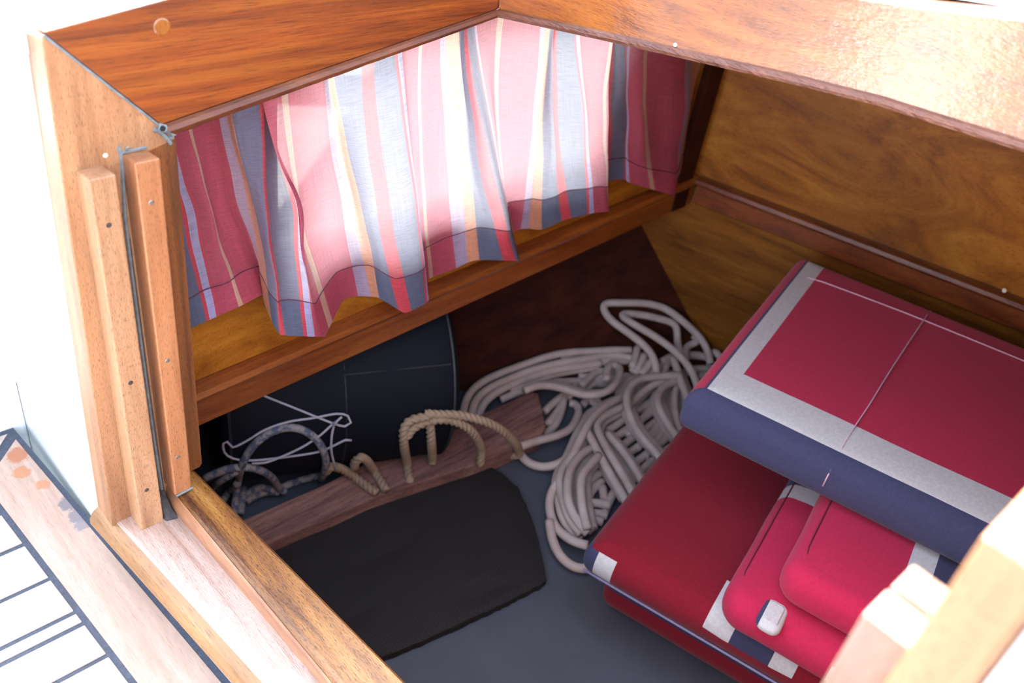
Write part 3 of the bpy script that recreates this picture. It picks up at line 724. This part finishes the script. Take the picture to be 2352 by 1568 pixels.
# black mesh mat
Mp = [(560, 1262), (640, 1232), (763, 1188), (850, 1150), (950, 1112), (1095, 1068), (1115, 1064), (1150, 1082), (1190, 1118), (1212, 1165), (1232, 1220), (1246, 1275), (1256, 1330), (1240, 1342), (1150, 1388), (1060, 1430), (960, 1474), (880, 1507), (740, 1570), (600, 1640), (470, 1560), (430, 1400)]
zm = -.948
poly = [onz(u, v, zm) for u, v in Mp]
poly2 = []
for i, p in enumerate(poly):       # frayed cut edge
    q = poly[(i+1) % len(poly)]; n_ = max(1, int((q-p).length/.006))
    for k in range(n_):
        a = p.lerp(q, k/n_); poly2.append(a+Vector((random.uniform(-.0009, .0009), random.uniform(-.0009, .0009), 0)))
cen = sum(poly2, Vector())/len(poly2)
bm = bmesh.new(); ringsM = []
for f, dzz in ((1, FZ+.0006-zm), (1.0, -.001), (.985, 0.0), (.93, .0015), (.8, .002), (.6, .003), (.4, .002), (.2, .001)):
    ringsM.append([bm.verts.new(cen+(p-cen)*f+Vector((0, 0, dzz+(.0025*mnoise.noise(p*14*f) if f < .99 else 0)))) for p in poly2])
nn_ = len(poly2)
for a, b in zip(ringsM, ringsM[1:]):
    for k in range(nn_): bm.faces.new([a[k], a[(k+1) % nn_], b[(k+1) % nn_], b[k]])
bm.faces.new(ringsM[-1]); bm.faces.new(ringsM[0][::-1])
solo('mesh_mat', bm, MATM, 'black woven mesh mat lying flat on the grey floor', 'mat', smooth=False)

# black drum bag
ax0 = Vector((.445, .893, -.822)); ax1 = Vector((.716, .775, -.822))
t = thing('drum_bag', 'black round-ended nylon bag lying behind the weathered plank', 'bag', (.55, .77, FZ))
ax = (ax1-ax0).normalized(); sd = Vector((-ax.y, ax.x, 0)); LB = (ax1-ax0).length; RB = .137
bm = bmesh.new(); rg = []
PR = [(-.016, .0), (-.015, .35), (-.012, .7), (-.006, .90), (0, .975), (.008, 1.0), (.03, 1.0), (LB*.3, 1.01), (LB*.5, .985), (LB*.7, 1.005), (LB-.03, 1.0), (LB-.008, 1.0), (LB, .975), (LB+.006, .9), (LB+.012, .7), (LB+.015, .35), (LB+.016, 0)]
for l, r in PR:
    ring = []
    for k in range(48):
        a = 2*math.pi*k/48; rr_ = RB*max(r, .001)
        p = ax0+ax*l+sd*(rr_*math.cos(a))+Vector((0, 0, rr_*math.sin(a)))
        p += (p-(ax0+ax*l))*.02*mnoise.noise(p*9)
        p.z = max(p.z, FZ+.001)
        ring.append(bm.verts.new(p))
    rg.append(ring)
for a, b in zip(rg, rg[1:]):
    for k in range(48): bm.faces.new([a[k], a[(k+1) % 48], b[(k+1) % 48], b[k]])
part('body', bm, BLACKBAG, t, smooth=True)
def ringtube(l, r, rad, name):
    bm = bmesh.new(); pts = []
    for k in range(-2, 47):
        a = 2*math.pi*k/46; p = ax0+ax*l+sd*(r*math.cos(a))+Vector((0, 0, r*math.sin(a))); p.z = max(p.z, FZ+rad+.001); pts.append(p)
    tube(bm, pts, rad, 6, step=.02); part(name, bm, BAGSEAM, t)
ringtube(.004, RB*1.0, .0022, 'piping'); ringtube(LB-.004, RB*1.0, .0022, 'piping'); ringtube(LB*.5, RB*.985, .0012, 'seam')
bm = bmesh.new(); tube(bm, [ax0+ax*(LB*.5)+(-sd*math.cos(.62)+Vector((0, 0, math.sin(.62))))*RB*.99, ax0+ax*(LB*.97)+(-sd*math.cos(.62)+Vector((0, 0, math.sin(.62))))*RB*1.005], .0012, 6, step=.05)
part('seam', bm, BAGSEAM, t)
bm = hexa([p+ (0 if i < 4 else 1)*Vector((0, 0, .001)) for i, p in enumerate([ax0+ax*x_+(-sd*math.cos(a_)+Vector((0, 0, math.sin(a_))))*RB*1.01 for x_, a_ in ((LB*.72, 1.28), (LB*.80, 1.26), (LB*.80, 1.275), (LB*.72, 1.295))]*2)])
part('tag', bm, PLUGW, t)

def onbag(u, v, lift=.006):
    """first point where the sight line meets the bag's round side"""
    d = ray(u, v).normalized(); s = .6
    while s < 1.6:
        p = d*s; rel = p-ax0; l = rel.dot(ax); rad = (rel-ax*l).length
        if rad < RB+lift or p.z < FZ+lift: return p
        s += .002
    return p
# ropes ------------------------------------------------------------
def ropething(name, strands, r, mat, label, cat, n=10, lay=0, pitch=.02, step=.005, bag=False, soft=7):
    bm = bmesh.new(); uvl = bm.loops.layers.uv.new('UVMap')
    for st in strands:
        h = st[0]; hs = h if isinstance(h, (list, tuple)) else (h, h)
        P = st[1]; K = len(P); pts = []
        for i, (u, v) in enumerate(P):
            f = i/(K-1)*(len(hs)-1); j = min(int(f), len(hs)-2); hh = hs[j]+(hs[j+1]-hs[j])*(f-j)
            p = onz(u, v, FZ+hh)
            ly = lin_y(p.x, p.z)+.012*math.sin((p.x-.2)*2.2)-r-.004
            if p.y > ly: p = ony(u, v, ly) if False else Vector((p.x, ly, p.z))
            bxm = bx_(p.y)-r-.002
            if p.x > bxm: p.x = bxm
            if bag:
                q2 = onbag(u, v, r+.001)
                if q2.length < p.length: p = q2
            pts.append(p)
        tube(bm, pts, r, n, step, lay, pitch, uvl=uvl, soft=soft)
    for f in bm.faces: f.smooth = True
    o = solo(name, bm, mat, label, cat)
    return o
H = .010
white = [
 # low layers first
 (H, [(1500, 918), (1450, 952), (1395, 990)]), (H, [(1515, 935), (1460, 972), (1403, 1012)]), (H, [(1525, 955), (1475, 990), (1420, 1030)]),
 (H, [(1535, 975), (1480, 1015), (1436, 1047)]), (H, [(1540, 1000), (1495, 1035), (1455, 1066)]), (H, [(1550, 1020), (1505, 1052), (1470, 1084)]),
 (H, [(1545, 905), (1500, 932), (1470, 969), (1440, 1000)]), (H*1.2, [(1520, 969), (1490, 1003), (1462, 1030)]), (H*1.2, [(1530, 985), (1505, 1018), (1480, 1050)]),
 (H*1.3, [(1395, 925), (1420, 945), (1450, 960)]),
 (H, [(1251, 945), (1268, 928), (1290, 910), (1310, 890)]), (H, [(1257, 975), (1275, 952), (1291, 930), (1300, 900)]), (H, [(1240, 1002), (1262, 990), (1279, 970), (1290, 940), (1295, 915)]),
 (H, [(1345, 845), (1332, 868), (1318, 895), (1305, 915)]), (H, [(1315, 862), (1314, 880), (1322, 905)]), (H, [(1338, 930), (1352, 915), (1375, 935)]), (H, [(1365, 915), (1385, 930), (1350, 950), (1335, 975)]),
 (H, [(1381, 1085), (1360, 1098), (1349, 1118), (1340, 1140)]), (H, [(1384, 1105), (1364, 1120), (1352, 1140)]), (H, [(1384, 1118), (1388, 1150)]), (H*2, [(1350, 1153), (1375, 1155), (1402, 1161)]),
 (H, [(1352, 1180), (1375, 1175), (1395, 1185)]), (H, [(1410, 1130), (1400, 1150), (1385, 1185)]), (H, [(1350, 1200), (1370, 1190), (1385, 1200)]),
 # dim strands at the corner, close to the bulkhead
 ((.03, .03), [(1560, 812), (1585, 815), (1607, 826), (1625, 850)]), ((.02, .02), [(1565, 835), (1592, 838), (1620, 852)]), ((.05, .05), [(1545, 800), (1560, 770), (1590, 770), (1618, 800), (1632, 840)]),
 ((.06, .07, .04), [(1600, 760), (1632, 776), (1652, 800), (1660, 830), (1655, 860)]),
 ((.05, .05), [(1515, 752), (1512, 790), (1520, 830)]), ((.045, .045), [(1536, 822), (1528, 845), (1524, 870)]), ((.04, .04), [(1522, 812), (1514, 840), (1512, 860)]),
 ((.03, .03), [(1478, 740), (1486, 755), (1484, 775)]),
 # bundle going left
 ((.045, .045, .05), [(1270, 812), (1279, 790), (1297, 769), (1326, 754), (1360, 748), (1398, 757), (1430, 778)]),
 ((.040, .045), [(1288, 806), (1303, 789), (1326, 774), (1356, 765), (1390, 767), (1418, 776)]),
 ((.045, .05), [(1284, 822), (1300, 802), (1320, 792), (1354, 783), (1390, 778), (1430, 785), (1458, 803)]),
 ((.012, .03, .055, .06), [(1062, 965), (1064, 945), (1075, 908), (1106, 878), (1147, 858), (1201, 838), (1254, 820), (1300, 807), (1354, 798), (1401, 797), (1450, 804)]),
 ((.012, .03, .05, .055), [(1082, 968), (1084, 946), (1095, 915), (1125, 890), (1162, 873), (1208, 854), (1270, 836), (1330, 826), (1390, 816), (1420, 816), (1452, 822)]),
 ((.012, .03, .045), [(1098, 968), (1101, 948), (1116, 920), (1150, 895), (1200, 873), (1262, 853), (1325, 842), (1380, 834)]),
 ((.02, .035), [(1170, 893), (1215, 879), (1265, 862), (1310, 852), (1370, 838)]),
 ((.012, .02), [(1150, 918), (1178, 905), (1215, 893)]),
 # serpentine front loop
 ((.045, .05, .05, .05), [(1205, 897), (1225, 886), (1250, 884), (1293, 891), (1331, 905), (1361, 907), (1392, 900), (1414, 880), (1425, 855), (1420, 837), (1402, 834), (1394, 850), (1393, 872)]),
 ((.03, .03), [(1400, 828), (1388, 838), (1367, 855), (1350, 873), (1335, 885)]),
 ((.02, .02), [(1428, 870), (1427, 890), (1420, 905)]),
 # knot wraps
 ((.066, .055), [(1464, 796), (1461, 815), (1452, 842)]), ((.066, .055), [(1480, 814), (1474, 833), (1463, 850)]), ((.066, .055), [(1494, 828), (1488, 842), (1473, 860)]), ((.05, .05), [(1450, 845), (1470, 858), (1500, 852)]),
 # tall loops at the back
 ((.05, .10, .125, .125, .11, .06), [(1507, 862), (1508, 845), (1500, 818), (1478, 791), (1441, 762), (1404, 736), (1385, 712), (1383, 696), (1393, 683), (1420, 677), (1455, 679), (1490, 688), (1522, 704), (1551, 723), (1577, 745), (1602, 768), (1622, 796), (1632, 835)]),
 ((.04, .08, .11, .11, .09, .05), [(1609, 935), (1605, 900), (1593, 860), (1570, 826), (1539, 797), (1499, 769), (1462, 748), (1426, 726), (1408, 710), (1414, 699), (1440, 696), (1472, 700), (1503, 710), (1526, 735), (1548, 772), (1560, 803), (1572, 830)]),
 ((.08, .06), [(1500, 706), (1530, 715), (1551, 737), (1568, 765), (1576, 795), (1574, 830)]),
 ((.06, .04), [(1545, 822), (1556, 848), (1566, 882), (1578, 912), (1586, 950), (1588, 975)]),
 # front pile: arcs
 ((.055, .06, .05), [(1562, 862), (1516, 864), (1476, 868), (1451, 884), (1440, 905), (1441, 934), (1453, 969), (1475, 1005), (1501, 1032), (1520, 1055)]),
 ((.045, .05, .045), [(1560, 874), (1530, 882), (1513, 904), (1511, 928), (1524, 957), (1543, 987), (1560, 1010)]),
 ((.035, .04), [(1556, 884), (1550, 905), (1549, 930), (1553, 960), (1562, 992)]),
 ((.045, .035), [(1555, 873), (1512, 878), (1480, 897), (1462, 915), (1440, 935)]),
 ((.03, .05, .02), [(1440, 908), (1423, 914), (1386, 935), (1356, 965), (1338, 997), (1318, 1040), (1300, 1075), (1290, 1110)]),
 ((.03, .045), [(1445, 925), (1426, 936), (1392, 953), (1374, 965), (1371, 985), (1383, 1010), (1400, 1042), (1425, 1081), (1444, 1114), (1455, 1135)]),
 ((.04, .04), [(1345, 985), (1354, 1000), (1370, 1030), (1392, 1072), (1411, 1106), (1432, 1140), (1440, 1155)]),
 ((.03, .035), [(1395, 995), (1408, 1012), (1428, 1033), (1453, 1068), (1475, 1105)]),
 ((.012, .02, .03), [(1310, 925), (1325, 925), (1330, 945), (1324, 962), (1310, 985), (1277, 1001), (1232, 1012), (1196, 1025)]),
 ((.012, .014, .025), [(1191, 1030), (1195, 1045), (1210, 1062), (1238, 1073), (1270, 1070), (1298, 1056), (1325, 1030)]),
 # lower-left coil
 ((.03, .012, .03), [(1290, 1098), (1274, 1115), (1263, 1140), (1262, 1170), (1274, 1207), (1300, 1233), (1332, 1250), (1350, 1252)]),
 ((.02, .012), [(1284, 1130), (1283, 1155), (1292, 1188), (1308, 1216), (1335, 1240)]),
 ((.035, .045, .03), [(1355, 1030), (1333, 1045), (1311, 1075), (1303, 1112), (1304, 1149), (1316, 1181), (1335, 1208), (1350, 1225)]),
 ((.03, .03, .025), [(1325, 1040), (1300, 1062), (1286, 1090), (1286, 1122), (1297, 1160), (1310, 1196), (1335, 1226)]),
 ((.045, .05, .04), [(1375, 1045), (1360, 1064), (1341, 1082), (1334, 1113), (1336, 1153), (1342, 1188), (1350, 1215)]),
 ((.02, .0075), [(1262, 1196), (1265, 1224), (1272, 1250), (1289, 1281), (1313, 1301), (1341, 1308), (1366, 1301), (1392, 1285)]),
]
fill = []
for h, P in white:
    hm_ = h if isinstance(h, (int, float)) else max(h)
    if hm_ >= .03 and len(P) >= 4 and min(v for u, v in P) > 745:
        for sgn in (-1, 1):
            dx, dy = sgn*random.uniform(8, 15), sgn*random.uniform(-4, 9)
            q3 = [(u+dx+random.uniform(-2, 2), v+dy+random.uniform(-2, 2)) for u, v in P]
            if all(not (1130 < u < 1262 and v > 895) and u > 1075 for u, v in q3) and not any(u < 1275 and v > 960 for u, v in q3):
                fill.append((max(.009, hm_*.42), q3))
white += fill
ropething('rope_coil', white, .0065, ROPEW, 'large tangled coil of off-white braided rope on the cabin floor', 'rope')
PH = .960-.926
q = PH+.0058
beige = [
 ((q+.035, q+.035, q+.03, q+.02, q, .012, .010), [(975, 949), (990, 951), (1011, 952), (1050, 953), (1098, 963), (1142, 981), (1176, 1009), (1192, 1034), (1188, 1046), (1165, 1044), (1140, 1050)]),
 ((q-.008, q, q+.02, q+.03, q+.03), [(942, 1108), (940, 1098), (935, 1064), (928, 1022), (927, 985), (940, 967), (960, 960), (985, 957)]),
 ((q+.01, q+.025, q+.025, q+.01, q, q-.004), [(935, 1002), (950, 982), (985, 967), (1015, 963), (1042, 967), (1073, 981), (1093, 1002), (1105, 1031), (1103, 1066)]),
 ((q+.012, q, q), [(987, 972), (989, 995), (991, 1020), (993, 1052), (991, 1066)]),
 ((q-.006, q, q, q), [(750, 1082), (760, 1071), (786, 1077), (816, 1096), (843, 1116), (866, 1132)]),
 ((q-.006, q+.004, q, q), [(814, 1072), (816, 1060), (828, 1050), (842, 1057), (860, 1082), (875, 1105), (888, 1126)]),
]
ropething('lashing_rope', beige, .0056, ROPEB, 'beige three-strand rope looped over the weathered plank', 'rope', n=18, lay=3, pitch=.0085, step=.0012, bag=True, soft=20)
bm = bmesh.new(); tube(bm, [onz(966, 947, FZ+q+.035), onz(984, 950, FZ+q+.0352)], .0064, 10, step=.004)
e_ = bpy.data.objects['lashing_rope']
bmesh.ops.translate(bm, verts=bm.verts, vec=UP-e_.location); link('whipping', tomesh('whipping', bm), WHIP, e_, True, loc=1)
grey = [
 ((.012, .03, .075, .11, .11, .08, .02), [(535, 1195), (541, 1150), (545, 1115), (553, 1077), (567, 1042), (597, 1007), (636, 985), (675, 980), (708, 992), (734, 1016), (748, 1049), (747, 1078), (738, 1100)]),
 ((.06, .03, .012), [(560, 1072), (578, 1073), (604, 1081), (628, 1100), (640, 1122), (655, 1130)]),
 ((.012, .012), [(735, 1092), (705, 1098), (675, 1107), (650, 1118), (630, 1122)]),
 ((.012, .03, .02), [(560, 1142), (580, 1124), (604, 1113), (618, 1116), (630, 1126)]), ((.012, .02, .012), [(566, 1152), (590, 1134), (618, 1126), (640, 1130)]),
 ((.012, .02), [(470, 1098), (490, 1090), (515, 1078), (545, 1070), (562, 1072)]), ((.012, .02), [(480, 1124), (505, 1104), (530, 1090), (545, 1080)]),
 ((.012, .012), [(505, 1160), (525, 1130), (545, 1110)]), ((.012, .02), [(552, 1180), (556, 1150), (560, 1120)]),
]
ropething('flecked_rope', grey, .0052, ROPEG, 'grey rope with blue flecks looping up in front of the black bag', 'rope', bag=True)
cords = [[(520, 872), (556, 886), (610, 910), (675, 936), (729, 958), (768, 973), (792, 979), (806, 970), (799, 955), (773, 950), (718, 960), (664, 968), (610, 986), (567, 1012), (534, 1027), (521, 1014), (513, 1018), (515, 1038), (536, 1053), (578, 1057), (643, 1051), (729, 1038), (773, 1020), (794, 1010), (807, 1011)],
         [(777, 964), (757, 980), (736, 999), (697, 1025), (653, 1046), (610, 1062), (578, 1064)], [(768, 972), (762, 1001), (761, 1033), (768, 1066), (775, 1080)],
         [(785, 957), (775, 966), (766, 978)]]
bm = bmesh.new(); uvl = bm.loops.layers.uv.new('UVMap')
for k, c in enumerate(cords): tube(bm, [onbag(u, v, .004+.003*k) for u, v in c], .0016, 7, step=.006, uvl=uvl)
for f in bm.faces: f.smooth = True
solo('thin_cord', bm, CORD, 'thin pale cord trailing across the black bag', 'cord')

# ================================================================== CUSHIONS
def rbox(x0, x1, y0, y1, z0, z1, r, puff=.004, n=0, nz=10, rz=None, wob=.0015):
    """rounded pad: stacked inset outlines of a round-cornered rectangle"""
    rz = min(rz or r, (z1-z0)/2*.98); R = r; A = 6
    bm = bmesh.new(); cx, cy_ = (x0+x1)/2, (y0+y1)/2
    def outline(d):
        rr = max(R-d, .0012); pts = []; e = 14
        cs = [(x1-d-rr, y1-d-rr, 0), (x0+d+rr, y1-d-rr, 90), (x0+d+rr, y0+d+rr, 180), (x1-d-rr, y0+d+rr, 270)]
        for k, (a, b, t0) in enumerate(cs):
            for q_ in range(A+1):
                th = math.radians(t0+90*q_/A); pts.append((a+rr*math.cos(th), b+rr*math.sin(th)))
            a2, b2, t2 = cs[(k+1) % 4]; th = math.radians(t0+90)
            P = (a+rr*math.cos(th), b+rr*math.sin(th)); Q = (a2+rr*math.cos(th), b2+rr*math.sin(th))
            for q_ in range(1, e): pts.append((P[0]+(Q[0]-P[0])*q_/e, P[1]+(Q[1]-P[1])*q_/e))
        return pts
    rings = []
    prof = []
    K = 7
    for k in range(K+1):
        a = math.pi/2*k/K; prof.append((rz*(1-math.sin(a)), z0+rz*(1-math.cos(a))))
    for k in range(K+1):
        a = math.pi/2*k/K; prof.append((rz*(1-math.cos(a)), z1-rz*(1-math.sin(a))))
    def side(x, y, z):
        w_ = .0012*mnoise.noise(Vector((x*14, y*14, z*25+z0*9)))
        return w_
    half = min(x1-x0, y1-y0)/2
    for d, z in prof: rings.append([bm.verts.new((x+side(x, y, z), y+side(y, x, z), z)) for x, y in outline(d)])
    base_o = outline(rz)
    for f in (.93, .84, .72, .58, .42, .25, .1):
        ring = []
        for x, y in base_o:
            px, py = cx+(x-cx)*f, cy_+(y-cy_)*f
            u_ = (px-cx)/(x1-x0)*2; v_ = (py-cy_)/(y1-y0)*2
            ring.append(bm.verts.new((px, py, z1+puff*(1-abs(u_)**5)*(1-abs(v_)**5)+wob*mnoise.noise(Vector((px*9, py*9, z0*20))))))
        rings.append(ring)
    m_ = len(base_o)
    for a, b in zip(rings, rings[1:]):
        for k in range(m_): bm.faces.new([a[k], a[(k+1) % m_], b[(k+1) % m_], b[k]])
    bm.faces.new(rings[-1]); bm.faces.new(rings[0][::-1])
    return bm
TH = math.radians(14.5)
# local frame of every cushion: +x along the side edge (towards the bulkhead), y = -b (b runs to starboard)
PA = onz(1615, 880, -.62); PBc = onz(1345, 1240, -.80)
def cushion(name, label, org, boxd, mat, parts_=()):
    t = thing(name, label, 'cushion', (org.x, org.y, org.z), 'folded red cushions stacked at the bulkhead', TH, local=True)
    o = link('cover', tomesh('cover', boxd), mat, t, True)
    return t
def base(P, z): return Vector((P.x, P.y, z))
def tubeL(t, pts, r, mat, name):
    bm = bmesh.new(); tube(bm, pts, r, 6, step=.03); o = link(name, tomesh(name, bm), mat, t, True); return o
STITCH = plain('pale_stitching', (.62, .40, .50), .8); STITCH_D = plain('dark_red_stitching', (.12, .008, .02), .8); PIPE = plain('lilac_piping', (.30, .26, .42), .7)
# D bottom
zB = -.962+.002
zD0 = -.960; zD1 = -.862
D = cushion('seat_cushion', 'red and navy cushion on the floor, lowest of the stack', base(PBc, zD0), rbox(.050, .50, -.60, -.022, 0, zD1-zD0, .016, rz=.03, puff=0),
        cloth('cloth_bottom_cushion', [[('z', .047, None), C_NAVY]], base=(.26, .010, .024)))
# B
zB0 = -.860; zB1 = -.804
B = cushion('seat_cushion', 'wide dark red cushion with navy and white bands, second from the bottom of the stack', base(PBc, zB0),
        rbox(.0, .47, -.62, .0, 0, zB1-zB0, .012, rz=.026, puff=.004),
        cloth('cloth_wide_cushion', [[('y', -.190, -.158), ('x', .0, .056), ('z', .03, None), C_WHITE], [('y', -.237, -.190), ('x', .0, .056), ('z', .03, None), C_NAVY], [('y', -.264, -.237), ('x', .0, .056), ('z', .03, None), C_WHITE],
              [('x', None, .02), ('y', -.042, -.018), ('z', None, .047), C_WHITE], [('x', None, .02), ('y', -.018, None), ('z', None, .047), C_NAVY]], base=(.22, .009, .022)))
tubeL(B, [(.0065, -.005, .0055), (.0065, -.3, .0055), (.0065, -.61, .0055)], .0017, PIPE, 'piping')
tubeL(B, [(.0005, -.165, .03), (.004, -.165, .012)], .0008, STITCH, 'stitching')
# C2, C1 (in A's frame)
zC20 = -.7985; zC21 = -.7485
C2 = cushion('seat_cushion', 'small red cushion with rounded corner, in the middle of the stack', base(PA, zC20),
        rbox(-.150, .22, -.50, -.122, 0, zC21-zC20, .030, rz=.022, puff=.003),
        cloth('cloth_middle_cushion', [[('x', .045, .072), C_WHITE], [('x', .072, None), C_NAVY], [('x', None, -.135), ('y', -.275, -.248), ('z', None, .036), C_WHITE]]))
tubeL(C2, [(.20, -.131, .0462), (-.10, -.1315, .0462), (-.128, -.138, .0462), (-.139, -.155, .0458)], .0010, STITCH_D, 'stitching')
zC10 = -.7445; zC11 = -.6935
C1 = cushion('seat_cushion', 'bright red cushion with a white band, half under the top cushion', base(PA, zC10),
        rbox(-.128, .24, -.52, -.164, 0, zC11-zC10, .026, rz=.022, puff=.003),
        cloth('cloth_upper_cushion', [[('y', -.298, -.272), C_WHITE], [('y', None, -.298), C_NAVY]]))
tubeL(C1, [(.20, -.178, .0492), (-.08, -.178, .0495), (-.104, -.183, .0495), (-.113, -.200, .0490)], .0010, STITCH_D, 'stitching')
bm = rbox(-.160, -.118, -.190, -.163, .040, .052, .010, rz=.0055, puff=.001)
link('folded_flap', tomesh('folded_flap', bm), cloth('cloth_flap', [[('y', -.1675, None), C_NAVY]], base=C_WHITE), C2, True)
# A top
zA0 = -.6895; zA1 = -.624
A = cushion('seat_cushion', 'red cushion with white edge bands and navy front roll, topmost of the stack', base(PA, zA0),
        rbox(-.016, .405, -.62, .013, 0, zA1-zA0, .010, rz=.026, puff=.003),
        cloth('cloth_top_cushion', [[('y', -.030, -.006), ('x', .002, None), ('z', .04, None), C_WHITE], [('y', None, -.006), ('x', .002, .054), ('z', .04, None), C_WHITE],
              [('x', None, .002), C_NAVY], [('y', -.006, -.0025), ('x', .0, None), ('z', .03, None), C_NAVY]]))
tubeL(A, [(.336, -.006, .058), (.337, -.02, .0662), (.338, -.04, .0684), (.342, -.12, .0696), (.345, -.2, .0698), (.346, -.4, .0698), (.35, -.6, .0684)], .0009, STITCH, 'stitching')
tubeL(A, [(.40, -.183, .058), (.36, -.181, .0690), (.2, -.172, .0702), (.1, -.168, .0698), (.054, -.165, .0690), (.01, -.163, .0658), (-.004, -.163, .0595), (-.013, -.163, .049), (-.0170, -.163, .038), (-.0165, -.163, .026)], .0009, STITCH, 'stitching')

for o in bpy.data.objects:
    if '_w' in o: del o['_w']
